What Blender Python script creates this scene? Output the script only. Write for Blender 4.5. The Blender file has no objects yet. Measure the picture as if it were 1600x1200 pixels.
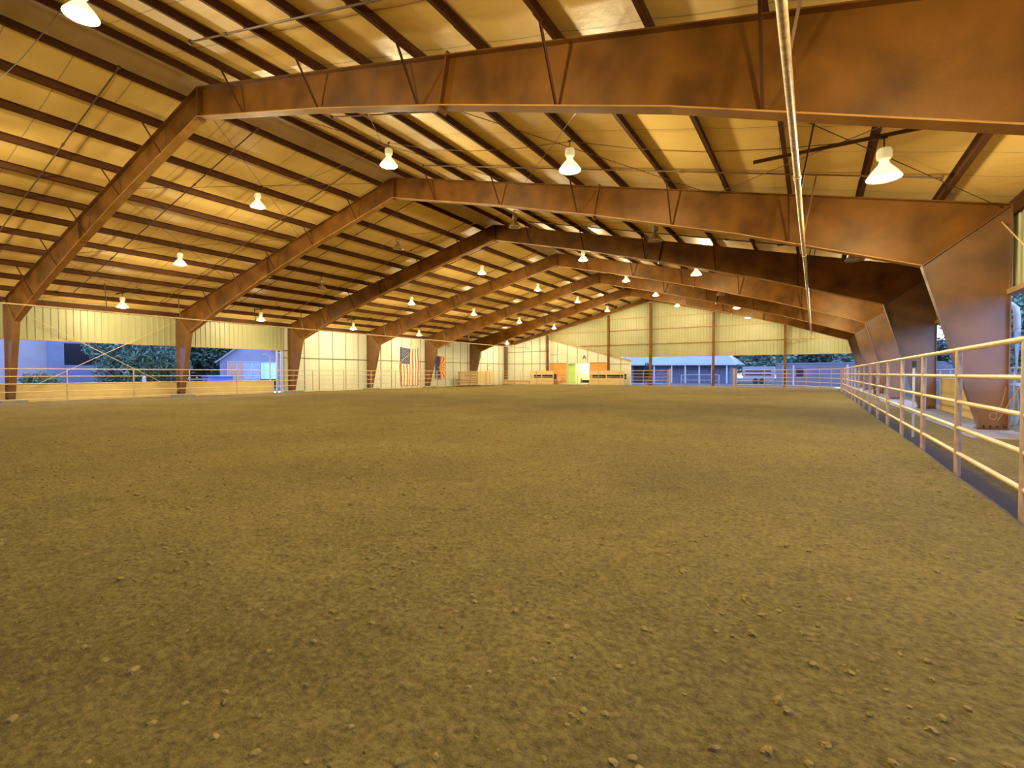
import bpy, bmesh, math, random
from mathutils import Vector, Matrix, noise
random.seed(7)
C = bpy.context.scene.collection
B = 7.62            # bay length
W = 18.75           # half width to outer column face
HA = 9.48           # rafter top at ridge
SL = 0.2416         # roof slope
def zr(x): return HA - SL*abs(x)
R = math.radians

# ------------------------------------------------------------------ materials
def mat(name, col, rough=.7, metal=0., emis=None, estr=0., spec=.3):
    m = bpy.data.materials.new(name); m.use_nodes = True
    b = m.node_tree.nodes['Principled BSDF']
    b.inputs['Base Color'].default_value = (*col, 1)
    b.inputs['Roughness'].default_value = rough
    b.inputs['Metallic'].default_value = metal
    b.inputs['Specular IOR Level'].default_value = spec
    if emis:
        b.inputs['Emission Color'].default_value = (*emis, 1)
        b.inputs['Emission Strength'].default_value = estr
    return m
def noisy(name, c1, c2, scale=3., rough=.6, bump=0., bscale=40., detail=5., metal=0., spec=.3, lo=.35, hi=.65, stretch=(1,1,1)):
    m = mat(name, c1, rough, metal, spec=spec)
    nt = m.node_tree; N = nt.nodes; L = nt.links; b = N['Principled BSDF']
    tc = N.new('ShaderNodeTexCoord'); mp = N.new('ShaderNodeMapping'); mp.inputs['Scale'].default_value = stretch
    L.new(tc.outputs['Object'], mp.inputs['Vector'])
    n = N.new('ShaderNodeTexNoise'); n.inputs['Scale'].default_value = scale; n.inputs['Detail'].default_value = detail
    L.new(mp.outputs[0], n.inputs['Vector'])
    r = N.new('ShaderNodeValToRGB'); r.color_ramp.elements[0].position = lo; r.color_ramp.elements[1].position = hi
    r.color_ramp.elements[0].color = (*c1, 1); r.color_ramp.elements[1].color = (*c2, 1)
    L.new(n.outputs['Fac'], r.inputs['Fac']); L.new(r.outputs['Color'], b.inputs['Base Color'])
    if bump:
        n2 = N.new('ShaderNodeTexNoise'); n2.inputs['Scale'].default_value = bscale; n2.inputs['Detail'].default_value = 6
        L.new(mp.outputs[0], n2.inputs['Vector'])
        bp = N.new('ShaderNodeBump'); bp.inputs['Strength'].default_value = 1.; bp.inputs['Distance'].default_value = bump
        L.new(n2.outputs['Fac'], bp.inputs['Height']); L.new(bp.outputs['Normal'], b.inputs['Normal'])
    return m

M = {}
M['steel'] = noisy('rust_brown_steel', (.046,.0145,.0025), (.130,.044,.006), 1.0, .42, .0012, 60, spec=.35)
M['steel'].node_tree.nodes['Principled BSDF'].inputs['Specular Tint'].default_value = (1,.62,.34,1)
M['column'] = noisy('column_steel', (.066,.023,.005), (.160,.060,.012), 1.0, .38, .0012, 60, spec=.65)
M['flange'] = noisy('bounce_lit_flange', (.30,.125,.025), (.42,.19,.04), 1.5, .6, spec=.1)  # paler than the paint: bounce light on rafter undersides put into the colour
M['purlin'] = noisy('purlin_brown', (.040,.013,.004), (.062,.020,.006), .8, .75, spec=.1)
M['darkpipe'] = noisy('roof_pipe_brown', (.05,.022,.010), (.08,.036,.014), 2., .5)
M['siding'] = noisy('yellow_siding', (.27,.26,.125), (.31,.295,.145), .6, .45, spec=.35)
M['insul'] = noisy('white_insulation', (.56,.56,.43), (.62,.62,.48), .8, .5, .01, 3.)
M['seam'] = mat('panel_seam', (.16,.13,.07), .7)
M['trim'] = noisy('tan_trim', (.34,.20,.08), (.42,.26,.11), 1.5, .6)
M['rail'] = noisy('tan_pipe_paint', (.55,.36,.15), (.68,.47,.22), 9., .4, .001, 90, spec=.5)
M['post'] = noisy('post_paint', (.26,.16,.10), (.38,.25,.16), 7., .45, .001, 90, spec=.5)
M['eavepipe'] = noisy('weathered_pipe', (.38,.22,.09), (.66,.47,.24), 14., .4, .002, 60, spec=.5)
M['wain'] = noisy('tan_knee_wall', (.48,.33,.12), (.58,.41,.16), 1.2, .75)
M['concrete'] = noisy('concrete', (.17,.155,.13), (.25,.23,.20), 2.5, .85, .004, 30)
M['wood'] = noisy('tan_plywood', (.60,.42,.16), (.72,.52,.22), 1.5, .7, stretch=(1,1,8))
M['orange_ply'] = noisy('orange_plywood', (.55,.22,.04), (.66,.29,.06), 2., .7, stretch=(6,6,1))
M['dark'] = mat('dark_recess', (.015,.012,.012), .8)
M['black'] = mat('black_paint', (.01,.01,.012), .5)
M['alum'] = noisy('lamp_aluminium', (.32,.22,.12), (.45,.33,.2), 8., .35, metal=.6)
M['litglass'] = mat('lit_reflector', (.9,.85,.6), .4, emis=(1,.80,.36), estr=1.7)
M['litcap'] = mat('lit_ballast', (.8,.75,.5), .4, emis=(1,.82,.36), estr=.35)
M['bulb'] = mat('bulb_on', (1,1,1), .4, emis=(1,.95,.68), estr=30)
M['bulb_off'] = mat('bulb_off', (.75,.6,.4), .3)
M['white'] = mat('white_paint', (.45,.45,.45), .5)
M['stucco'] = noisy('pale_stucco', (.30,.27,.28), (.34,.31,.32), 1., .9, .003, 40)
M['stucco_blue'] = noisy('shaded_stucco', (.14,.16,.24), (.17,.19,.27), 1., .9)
M['shed'] = noisy('lavender_siding', (.22,.20,.25), (.26,.24,.29), .8, .8)
M['barnroof'] = noisy('barn_roof_metal', (.10,.13,.21), (.14,.17,.26), .5, .4)
M['barnwall'] = noisy('barn_wall', (.08,.09,.15), (.12,.13,.20), 1.2, .8, stretch=(6,6,1))
M['container'] = noisy('pale_trailer', (.22,.21,.25), (.28,.27,.30), 1., .6)
M['yardwall'] = noisy('yard_wall', (.12,.11,.12), (.15,.14,.15), .7, .9)
M['leafA'] = noisy('willow_leaf', (.055,.115,.075), (.14,.23,.14), 1.2, .7)
M['leafB'] = noisy('dark_leaf', (.010,.025,.014), (.035,.065,.03), 1.2, .7)
M['leafC'] = noisy('bush_leaf', (.05,.10,.03), (.10,.17,.05), 2.5, .7)
M['bark'] = noisy('bark', (.08,.06,.05), (.14,.11,.09), 4., .9)
M['flagred'] = mat('flag_red', (.55,.09,.03), .8)
M['flagwhite'] = mat('flag_white', (.85,.78,.60), .8)
M['flagblue'] = mat('flag_blue', (.025,.03,.10), .8)
M['flagyellow'] = mat('flag_yellow', (.85,.42,.05), .8)
M['copper'] = mat('copper_star', (.55,.2,.04), .7)
M['room'] = mat('lit_room_wall', (.72,.80,.42), .8)
M['roomgreen'] = mat('green_door_leaf', (.42,.62,.14), .7)
M['greenroom'] = mat('mint_room', (.45,.80,.62), .8, emis=(.35,.9,.6), estr=.35)
M['curtain1'] = noisy('orange_panel', (.50,.24,.16), (.62,.34,.22), 3., .8, stretch=(8,8,1))
M['curtain2'] = noisy('glass_panel', (.26,.34,.46), (.46,.50,.50), 2.5, .5, stretch=(8,8,1))
M['pink'] = mat('pink_plastic', (.70,.28,.24), .6)
M['clod'] = noisy('dirt_clod', (.17,.122,.036), (.25,.18,.052), 14., 1., .004, 60, spec=.0)
M['leafred'] = mat('red_scrap', (.6,.10,.03), .7)
M['bluebin'] = mat('blue_bin', (.10,.16,.55), .6)

# dirt
def dirt_mat(name, outside=False):
    m = mat(name, (.2,.13,.05), .95, spec=.1)
    nt = m.node_tree; N = nt.nodes; L = nt.links; b = N['Principled BSDF']
    tc = N.new('ShaderNodeTexCoord')
    def nz(scale, det=6, rough=.6):
        n = N.new('ShaderNodeTexNoise'); n.inputs['Scale'].default_value = scale; n.inputs['Detail'].default_value = det
        n.inputs['Roughness'].default_value = rough; L.new(tc.outputs['Object'], n.inputs['Vector']); return n
    def ramp(fac, a, b_, ca, cb):
        r = N.new('ShaderNodeValToRGB'); r.color_ramp.elements[0].position = a; r.color_ramp.elements[1].position = b_
        r.color_ramp.elements[0].color = (*ca, 1); r.color_ramp.elements[1].color = (*cb, 1); L.new(fac, r.inputs['Fac']); return r
    n1 = nz(.35, 5); n2 = nz(28., 8, .7); n3 = nz(5., 6)
    if outside: r1 = ramp(n1.outputs['Fac'], .35, .65, (.08,.07,.06), (.12,.105,.09))
    else: r1 = ramp(n1.outputs['Fac'], .35, .65, (.190,.138,.034), (.265,.192,.047))
    r2 = ramp(n2.outputs['Fac'], .32, .66, (.42,.40,.38), (1.22,1.2,1.14))
    r3 = ramp(n3.outputs['Fac'], .3, .7, (.82,.82,.82), (1.08,1.08,1.08))
    def mul(x, y):
        mx = N.new('ShaderNodeMix'); mx.data_type = 'RGBA'; mx.blend_type = 'MULTIPLY'; mx.inputs['Factor'].default_value = 1
        L.new(x, mx.inputs['A']); L.new(y, mx.inputs['B']); return mx.outputs['Result']
    col = mul(mul(r1.outputs['Color'], r2.outputs['Color']), r3.outputs['Color'])
    if not outside:   # shade below the right-hand fence, painted grey into the ditch dirt
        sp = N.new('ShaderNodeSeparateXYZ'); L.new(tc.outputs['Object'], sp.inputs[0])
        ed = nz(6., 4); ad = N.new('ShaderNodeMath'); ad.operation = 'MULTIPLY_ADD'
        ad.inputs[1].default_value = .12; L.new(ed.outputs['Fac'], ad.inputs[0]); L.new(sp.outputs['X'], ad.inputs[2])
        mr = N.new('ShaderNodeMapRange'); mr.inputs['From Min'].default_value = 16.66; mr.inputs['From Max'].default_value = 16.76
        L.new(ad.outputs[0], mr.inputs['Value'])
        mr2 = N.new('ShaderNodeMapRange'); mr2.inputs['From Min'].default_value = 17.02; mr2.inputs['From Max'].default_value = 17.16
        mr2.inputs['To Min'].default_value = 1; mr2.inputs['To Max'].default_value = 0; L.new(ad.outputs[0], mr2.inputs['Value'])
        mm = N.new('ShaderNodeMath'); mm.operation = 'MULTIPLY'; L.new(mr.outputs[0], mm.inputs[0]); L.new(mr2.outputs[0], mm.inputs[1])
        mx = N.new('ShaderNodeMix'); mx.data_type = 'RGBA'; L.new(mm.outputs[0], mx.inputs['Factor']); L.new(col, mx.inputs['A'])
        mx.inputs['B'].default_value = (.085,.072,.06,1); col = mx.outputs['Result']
    L.new(col, b.inputs['Base Color'])
    v = N.new('ShaderNodeTexVoronoi'); v.inputs['Scale'].default_value = 24.; L.new(tc.outputs['Object'], v.inputs['Vector'])
    n5 = nz(90., 4)
    a1 = N.new('ShaderNodeMath'); a1.operation = 'MULTIPLY_ADD'; a1.inputs[1].default_value = -.5
    L.new(v.outputs['Distance'], a1.inputs[0]); L.new(n2.outputs['Fac'], a1.inputs[2])
    a2 = N.new('ShaderNodeMath'); a2.operation = 'MULTIPLY_ADD'; a2.inputs[1].default_value = .3
    L.new(n5.outputs['Fac'], a2.inputs[0]); L.new(a1.outputs[0], a2.inputs[2])
    bp = N.new('ShaderNodeBump'); bp.inputs['Strength'].default_value = 1.; bp.inputs['Distance'].default_value = .05
    L.new(a2.outputs[0], bp.inputs['Height']); L.new(bp.outputs['Normal'], b.inputs['Normal'])
    return m
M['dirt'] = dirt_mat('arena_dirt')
M['yard'] = dirt_mat('yard_gravel', True)

# roof insulation: cream blanket with faint seams every 1.27 m across the bays
def roof_mat():
    m = noisy('roof_insulation', (.76,.46,.115), (.86,.54,.15), .7, .45, .012, 5., spec=.4)
    nt = m.node_tree; N = nt.nodes; L = nt.links; b = N['Principled BSDF']
    tc = N.new('ShaderNodeTexCoord'); sp = N.new('ShaderNodeSeparateXYZ'); L.new(tc.outputs['Object'], sp.inputs[0])
    d = N.new('ShaderNodeMath'); d.operation = 'DIVIDE'; d.inputs[1].default_value = B/6; L.new(sp.outputs['Y'], d.inputs[0])
    f = N.new('ShaderNodeMath'); f.operation = 'FRACT'; L.new(d.outputs[0], f.inputs[0])
    l = N.new('ShaderNodeMath'); l.operation = 'LESS_THAN'; l.inputs[1].default_value = .022; L.new(f.outputs[0], l.inputs[0])
    src = b.inputs['Base Color'].links[0].from_socket
    mx = N.new('ShaderNodeMix'); mx.data_type = 'RGBA'; L.new(l.outputs[0], mx.inputs['Factor']); L.new(src, mx.inputs['A'])
    mx.inputs['B'].default_value = (.40,.25,.09,1); L.new(mx.outputs['Result'], b.inputs['Base Color'])
    return m
M['roof'] = roof_mat()

# ------------------------------------------------------------------ mesh helpers
class MB:
    def __init__(s): s.v = []; s.f = []; s.mi = []
    def add(s, vs, fs, mi=0):
        o = len(s.v); s.v += [tuple(v) for v in vs]
        s.f += [tuple(i+o for i in f) for f in fs]; s.mi += [mi]*len(fs); return s
    def box(s, x0, x1, y0, y1, z0, z1, mi=0):
        vs = [(x,y,z) for x in (x0,x1) for y in (y0,y1) for z in (z0,z1)]
        return s.add(vs, [(0,1,3,2),(4,6,7,5),(0,4,5,1),(2,3,7,6),(0,2,6,4),(1,5,7,3)], mi)
    def bar(s, p, q, w, h, up=(0,0,1), mi=0):      # rectangular bar from p to q
        p = Vector(p); q = Vector(q); d = (q-p).normalized(); u = Vector(up)
        a = d.cross(u)
        if a.length < 1e-4: a = d.cross(Vector((1,0,0)))
        a.normalize(); c = a.cross(d).normalized(); a *= w/2; c *= h/2
        vs = [p-a-c, p+a-c, p+a+c, p-a+c, q-a-c, q+a-c, q+a+c, q-a+c]
        return s.add(vs, [(0,3,2,1),(4,5,6,7),(0,1,5,4),(1,2,6,5),(2,3,7,6),(3,0,4,7)], mi)
    def tube(s, pts, r, n=10, cap=True, mi=0):
        pts = [Vector(p) for p in pts]; rings = []
        rr = r if isinstance(r, (list, tuple)) else [r]*len(pts)
        up = Vector((0,0,1)); o = len(s.v)
        for i, p in enumerate(pts):
            d = (pts[min(i+1,len(pts)-1)] - pts[max(i-1,0)]).normalized()
            a = d.cross(up)
            if a.length < 1e-3: a = d.cross(Vector((0,1,0)))
            a.normalize(); c = a.cross(d).normalized()
            s.v += [tuple(p + rr[i]*(a*math.cos(2*math.pi*k/n) + c*math.sin(2*math.pi*k/n))) for k in range(n)]
        for i in range(len(pts)-1):
            for k in range(n):
                s.f.append((o+i*n+k, o+i*n+(k+1)%n, o+(i+1)*n+(k+1)%n, o+(i+1)*n+k)); s.mi.append(mi)
        if cap:
            s.f.append(tuple(o+k for k in reversed(range(n)))); s.mi.append(mi)
            e = o+(len(pts)-1)*n; s.f.append(tuple(e+k for k in range(n))); s.mi.append(mi)
        return s
    def lathe(s, prof, c, n=20, mi=0):             # prof: (radius, z) list about a vertical axis
        o = len(s.v)
        for r_, z in prof:
            s.v += [(c[0]+r_*math.cos(2*math.pi*k/n), c[1]+r_*math.sin(2*math.pi*k/n), c[2]+z) for k in range(n)]
        for i in range(len(prof)-1):
            for k in range(n):
                s.f.append((o+i*n+k, o+i*n+(k+1)%n, o+(i+1)*n+(k+1)%n, o+(i+1)*n+k)); s.mi.append(mi)
        return s
    def prism(s, poly, y0, y1, mi=0):              # polygon in XZ pushed along Y
        n = len(poly)
        vs = [(x,y0,z) for x,z in poly] + [(x,y1,z) for x,z in poly]
        fs = [tuple(range(n)), tuple(reversed(range(n,2*n)))] + [(i,(i+1)%n+0 if 0 else (i+1)%n, n+(i+1)%n, n+i) for i in range(n)]
        return s.add(vs, fs, mi)
OFF = {}
def setp(o, label=None, cat=None, group=None, kind=None):
    if label: o['label'] = label
    if cat: o['category'] = cat
    if group: o['group'] = group
    if kind: o['kind'] = kind
    return o
def obj(name, mb, mats, parent=None, origin=None, smooth=False):
    off = OFF[parent.name] if parent else Vector(origin or (0,0,0))
    me = bpy.data.meshes.new(name)
    me.from_pydata([tuple(Vector(v)-off) for v in mb.v], [], mb.f)
    ms = mats if isinstance(mats, list) else [mats]
    for x in ms: me.materials.append(M[x])
    if len(ms) > 1: me.polygons.foreach_set('material_index', mb.mi)
    bm = bmesh.new(); bm.from_mesh(me); bmesh.ops.recalc_face_normals(bm, faces=bm.faces); bm.to_mesh(me); bm.free()
    if smooth:
        me.polygons.foreach_set('use_smooth', [True]*len(me.polygons))
        me.set_sharp_from_angle(angle=R(40))
    me.update()
    o = bpy.data.objects.new(name, me); C.objects.link(o)
    if parent: o.parent = parent
    else: o.location = off
    OFF[o.name] = off.copy()
    return o
def thing(name, loc, label, cat, group=None):
    o = bpy.data.objects.new(name, None); C.objects.link(o); o.location = loc
    o.empty_display_size = .3; OFF[o.name] = Vector(loc)
    return setp(o, label, cat, group)
def copy_tree(o, parent=None):
    c = o.copy(); C.objects.link(c); c.parent = parent
    for ch in list(o.children): copy_tree(ch, c)
    return c
def struct(name, mb, mats, **k): return setp(obj(name, mb, mats, **k), kind='structure')
def text_mesh(name, body, size, mt, parent, loc, rot, depth=.01):
    cu = bpy.data.curves.new(name, 'FONT'); cu.body = body; cu.size = size; cu.extrude = depth
    cu.align_x = 'CENTER'; cu.align_y = 'CENTER'
    t = bpy.data.objects.new('tmp', cu); C.objects.link(t)
    bpy.context.view_layer.update()
    me = bpy.data.meshes.new_from_object(t.evaluated_get(bpy.context.evaluated_depsgraph_get()))
    bpy.data.objects.remove(t); me.materials.clear(); me.materials.append(M[mt])
    o = bpy.data.objects.new(name, me); C.objects.link(o); o.parent = parent
    o.location = Vector(loc) - (OFF[parent.name] if parent else Vector()); o.rotation_euler = rot
    return o
ORD = ['first','second','third','fourth','fifth','sixth','seventh','eighth','ninth','tenth','eleventh','twelfth']

# ------------------------------------------------------------------ ground
def axis(segs):
    out = [segs[0][0]]
    for a, b, s0, s1 in segs:
        x = a; L_ = b-a
        while x < b - 1e-6:
            t = (x-a)/L_; x = min(b, x + s0 + (s1-s0)*t); 
            if b-x < .4*s1: x = b
            out.append(x)
    return out
xs = axis([(-19.4,9,.55,.045),(9,17.3,.045,.045),(17.3,19.4,.08,.15)])
ys = axis([(-17.0,-7,.5,.05),(-7,-2,.04,.05),(-2,47.0,.05,.75)])
def sm(a, b, x):
    t = max(0, min(1, (x-a)/(b-a))); return t*t*(3-2*t)
def gz(x, y, fine=True):
    z = .022*noise.noise(Vector((x*.9, y*.9, 1))) + .014*noise.noise(Vector((x*2.7, y*2.7, 4)))
    if fine: z += .012*noise.noise(Vector((x*6, y*6, 7))) + .012*noise.noise(Vector((x*15, y*15, 9)))
    z += .012*math.sin((x*.8-y*.18)*2.6 + noise.noise(Vector((x*.4,y*.4,0)))*2)
    z -= .11*sm(-12, -16.5, x)
    z -= .10*sm(16.62, 16.78, x)*(1-.75*sm(17.0, 17.25, x))
    z *= (1 - .8*sm(17.1,17.4,x))
    return z - .02
mb = MB(); nx, ny = len(xs), len(ys)
mb.v = [(x,y,gz(x,y,y<16)) for y in ys for x in xs]
mb.f = [(j*nx+i, j*nx+i+1, (j+1)*nx+i+1, (j+1)*nx+i) for j in range(ny-1) for i in range(nx-1)]; mb.mi = [0]*len(mb.f)
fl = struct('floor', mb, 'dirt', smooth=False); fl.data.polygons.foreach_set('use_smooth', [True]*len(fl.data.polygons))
mb = MB(); x0,x1,y0,y1 = -19.3,19.3,-16.9,46.9; E_ = 140
for a,b_,c,d in ((-E_,x0,-E_,E_),(x1,E_,-E_,E_),(x0,x1,-E_,y0),(x0,x1,y1,E_)):
    mb.add([(a,c,-.06),(b_,c,-.06),(b_,d,-.06),(a,d,-.06)], [(0,1,2,3)])
setp(obj('yard_ground', mb, 'yard'), kind='structure')

# clods of dirt strewn on the arena floor
ico = bmesh.new(); bmesh.ops.create_icosphere(ico, subdivisions=1, radius=1); iv = [v.co.copy() for v in ico.verts]; ifc = [tuple(v.index for v in f.verts) for f in ico.faces]; ico.free()
ico = bmesh.new(); bmesh.ops.create_icosphere(ico, subdivisions=2, radius=1); iv2 = [v.co.copy() for v in ico.verts]; ifc2 = [tuple(v.index for v in f.verts) for f in ico.faces]; ico.free()
mb = MB(); cx, cy = 15.12, -7.38
for k in range(15000):
    d = math.sqrt(1.2 + 190*random.random()**1.15); a = R(31.8) + (random.random()-.5)*R(104)
    x = cx - d*math.sin(a); y = cy + d*math.cos(a)
    if x > 16.6: continue
    if noise.noise(Vector((x*1.1, y*1.1, 3))) + random.random()*.9 < .38: continue
    r = .004 + .016*random.random()**3 + (.016*random.random() if random.random() < .035 else 0)
    r *= 1 + .03*d
    rot = Matrix.Rotation(random.random()*6.28, 3, 'Z'); q = Vector((1, .55+.4*random.random(), .5+.35*random.random()))
    z = gz(x,y)
    vs = []
    A_, F_ = (iv2, ifc2) if r > .012 else (iv, ifc)
    for v in A_:
        w = v*(1+.55*noise.noise(v*1.9+Vector((k,0,0)))); w = rot @ Vector((w.x*q.x, w.y*q.y, w.z*q.z))
        vs.append((x+w.x*r, y+w.y*r, z+w.z*r+r*.1))
    mb.add(vs, F_)
setp(obj('dirt_clods', mb, 'clod', smooth=True), 'small clods of dirt and pebbles strewn over the raked arena floor', 'dirt clods', kind='stuff')
def ground_pt(px,py): return (px,py,gz(px,py))
mb = MB(); p = (9.8,.6,gz(9.8,.6)+.012); mb.add([(p[0]-.05,p[1],p[2]),(p[0],p[1]-.03,p[2]+.012),(p[0]+.05,p[1]+.01,p[2]),(p[0],p[1]+.035,p[2]+.015)],[(0,1,2,3)])
setp(obj('leaf_scrap', mb, 'leafred', origin=p), 'tiny reddish scrap lying alone on the dirt mid arena', 'litter')

# ------------------------------------------------------------------ roof, walls
PX = [.75+1.525*k for k in range(12)]
mb = MB(); yr0, yr1 = -2*B, 6*B+.3
us = [0]+[ (PX[i]) for i in range(12)]+[W]
pts = []
for i in range(len(us)-1):
    for t in (0,.25,.5,.75):
        x = us[i]+(us[i+1]-us[i])*t; pts.append((x, zr(x)+.222-.03*math.sin(math.pi*t)))
pts.append((W+.35, zr(W)+.13))
yn = 8*6
for s in (-1,1):
    o = len(mb.v)
    for j in range(yn+1):
        y = yr0 + (yr1-yr0)*j/yn
        mb.v += [(s*x,y,z) for x,z in pts]
    n = len(pts)
    for j in range(yn):
        for i in range(n-1):
            mb.f.append((o+j*n+i,o+j*n+i+1,o+(j+1)*n+i+1,o+(j+1)*n+i)); mb.mi.append(0)
ceil = struct('ceiling', mb, 'roof', smooth=True)
ceil.data.polygons.foreach_set('use_smooth',[True]*len(ceil.data.polygons))

def siding(mb, along, fixed, a0, a1, zlo, zhi, out=1, mi=0):
    """ribbed sheet: along 'y' (fixed x) or 'x' (fixed y); zlo/zhi functions of the running coordinate"""
    a = a0; seq = []
    pitch = .305
    while a < a1-1e-6:
        for da, dz in ((0,0),(.10,0),(.125,.03),(.175,.03),(.2,0)):
            if a+da < a1: seq.append((a+da, dz))
        a += pitch
    seq.append((a1,0)); o = len(mb.v)
    for s, dz in seq:
        c = fixed - out*dz
        for z in (zlo(s), zhi(s)):
            mb.v.append((c,s,z) if along=='y' else (s,c,z))
    for i in range(len(seq)-1):
        if zhi(seq[i][0]) <= zlo(seq[i][0])+.001 and zhi(seq[i+1][0]) <= zlo(seq[i+1][0])+.001: continue
        mb.f.append((o+2*i,o+2*i+2,o+2*i+3,o+2*i+1)); mb.mi.append(mi)
ZE = zr(W)-.0
cf = lambda c: (lambda s: c)
XO = W+.12
# left wall: siding over the openings, knee wall, insulated panels further on
mb = MB(); siding(mb, 'y', -XO, -2*B, 14.75, cf(3.06), cf(ZE+.19), out=-1)
wl = struct('wall_left', mb, 'siding')
mb = MB(); mb.box(-XO-.05,-XO+.06,-2*B,14.75,3.0,3.07)
setp(obj('header_trim', mb, 'trim', wl), kind='structure')
mb = MB(); mb.box(-XO-.12,-XO+.02,-2*B,14.0,-.2,.76); mb.box(-XO-.16,-XO+.05,-2*B,14.0,.76,.80)
setp(obj('knee_wall', mb, 'wain', wl), kind='structure')
mb = MB(); mb.box(-XO-.08,-XO,14.75,6*B+.1,-.2,ZE+.19)
setp(obj('insulated_panel', mb, 'insul', wl), kind='structure')
mb = MB()
y = 14.75+.35
for y in [14.8,15.15]+[15.24+1.32*k for k in range(1,24)]:
    if y < 6*B-.2: mb.box(-XO,-XO+.035,y-.022,y+.022,-.1,ZE+.1)
mb.box(-XO,-XO+.05,15.2,6*B,2.46,2.53); mb.box(-XO,-XO+.05,14.75,15.3,3.0,3.07); mb.box(-XO,-XO+.05,14.75,15.3,2.46,2.51)
setp(obj('seam_strip', mb, 'seam', wl), kind='structure')
mb = MB(); mb.box(-XO-.02,-XO+.03,-2*B,6*B,4.68,4.78) ; mb.bar((-XO+.06,27.0,2.9),(-XO+.06,27.0,2.95),.02,.02)
# right wall
mb = MB(); siding(mb, 'y', XO, -2*B, 6*B, cf(3.10), cf(ZE+.19), out=1)
wr = struct('wall_right', mb, 'siding')
mb = MB(); mb.box(XO-.16,XO+.05,-2*B,6*B,3.0,3.11)
setp(obj('header_trim', mb, 'trim', wr), kind='structure')
mb = MB()
for a,b_ in ((-2*B,7.0),(8.7,15.0),(24.0,30.0)): mb.box(XO-.02,XO+.12,a,b_,-.2,1.05); mb.box(XO-.05,XO+.16,a,b_,1.05,1.09)
setp(obj('knee_wall', mb, 'wain', wr), kind='structure')
# end wall (gable)
YE = 6*B+.12
roofz = lambda x: zr(x)+.205
diag = lambda x: 5.45 - (x+12.5)*(5.45-2.72)/10.2
def lowz(x): return 3.10 if x > -3.9 else max(3.1, diag(x))
mb = MB(); siding(mb, 'x', YE, -12.55, W, lowz, roofz, out=1)
we = struct('wall_end', mb, 'siding')
mb = MB(); mb.prism([(-W-.1,-.2),(-12.5,-.2),(-12.5,roofz(12.5)),(-W-.1,roofz(W))], YE, YE+.08)
mb.prism([(-12.5,2.5),(-4.78,2.5),(-4.78,diag(-4.78)),(-12.5,diag(-12.5))], YE, YE+.08)
mb.prism([(-4.78,-.2),(-2.3,-.2),(-2.3,diag(-2.3)),(-4.78,diag(-4.78))], YE, YE+.08)
setp(obj('insulated_panel', mb, 'insul', we), kind='structure')
mb = MB()
for x in [-17.5,-16.25,-15.0,-13.8]: mb.box(x-.025,x+.025,YE-.03,YE,-.1,roofz(x)-.1)
for x in [-11.4,-10.1,-8.8,-7.5,-6.2]: mb.box(x-.025,x+.025,YE-.03,YE,2.5,diag(x))
mb.box(-3.5,-3.45,YE-.03,YE,0,diag(-3.5))
for z in (2.46,3.95): mb.box(-W,-12.5,YE-.04,YE,z,z+.06)
mb.box(-12.5,-4.78,YE-.04,YE,2.47,2.53); mb.box(-4.78,-2.5,YE-.04,YE,2.3,2.36); mb.box(-12.4,-11.4,YE-.04,YE,3.5,3.56)
setp(obj('seam_strip', mb, 'seam', we), kind='structure')
mb = MB(); mb.prism([(-12.5,-.2),(-10.12,-.2),(-10.12,2.5),(-12.5,2.5)],YE,YE+.06); mb.prism([(-7.22,-.2),(-4.78,-.2),(-4.78,2.5),(-7.22,2.5)],YE,YE+.06)
setp(obj('plywood_panel', mb, 'orange_ply', we), kind='structure')
mb = MB()
for z, xa, xb in ((4.53,-9.0,W-.6),(6.12,-12.4,13.2),(7.42,-7.8,7.8)): mb.box(xa,xb,YE-.22,YE-.04,z-.05,z+.07)
setp(obj('wall_girt', mb, 'trim', we), kind='structure')
mb = MB(); mb.bar((-12.6,YE-.12,diag(-12.6)),(-2.1,YE-.12,diag(-2.1)),.10,.16)
mb.box(-2.4,W,YE-.08,YE+.04,3.03,3.11)
setp(obj('sloping_trim', mb, 'trim', we), kind='structure')
mb = MB(); siding(mb,'x',-2*B-.1,-W,W,cf(-.1),roofz,out=-1); struct('wall_rear_blocker', mb, 'siding')  # unseen rear wall, added to block sky light from the open back
# doorway into a lit room in the end wall
mb = MB(); xa,xb = -10.12,-7.22
mb.box(xa,xb,YE+2.4,YE+2.45,-.1,2.6); mb.box(xa-.05,xa,YE,YE+2.4,-.1,2.6); mb.box(xb,xb+.05,YE,YE+2.4,-.1,2.6); mb.box(xa,xb,YE,YE+2.4,2.5,2.55)
dr = struct('door_1', mb, 'room')
mb = MB(); mb.box(xa+.02,xa+.06,YE+.05,YE+.95,0,2.42); mb.bar((xa+.05,YE+.3,0),(xa+.75,YE+.3,0),.001,.001); mb.box(xa+.05,xa+.98,YE+.28,YE+.32,0,2.44)
setp(obj('door_leaf', mb, 'roomgreen', dr), kind='structure')
mb = MB()
for a,b_,c,d in ((xa-.05,xa+.04,-.05,2.5),(xb-.04,xb+.05,-.05,2.5),(xa,xb,2.44,2.54)): mb.box(a,b_,YE-.06,YE+.05,c,d)
mb.box(xa-.6,xb+.1,YE-.9,YE+.05,-.05,.08)
setp(obj('door_frame', mb, 'white', dr), kind='structure')
ln = bpy.data.lights.new('room_light','POINT'); ln.energy = 330; ln.color = (1,.95,.6); ln.shadow_soft_size = .15
lo = bpy.data.objects.new('room_light', ln); lo.location = (-8.2,YE+1.2,2.2); C.objects.link(lo)
t = thing('wall_clock',(-7.95,YE+2.33,1.75),'round white wall clock with blue rim inside the lit doorway','clock')
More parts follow.
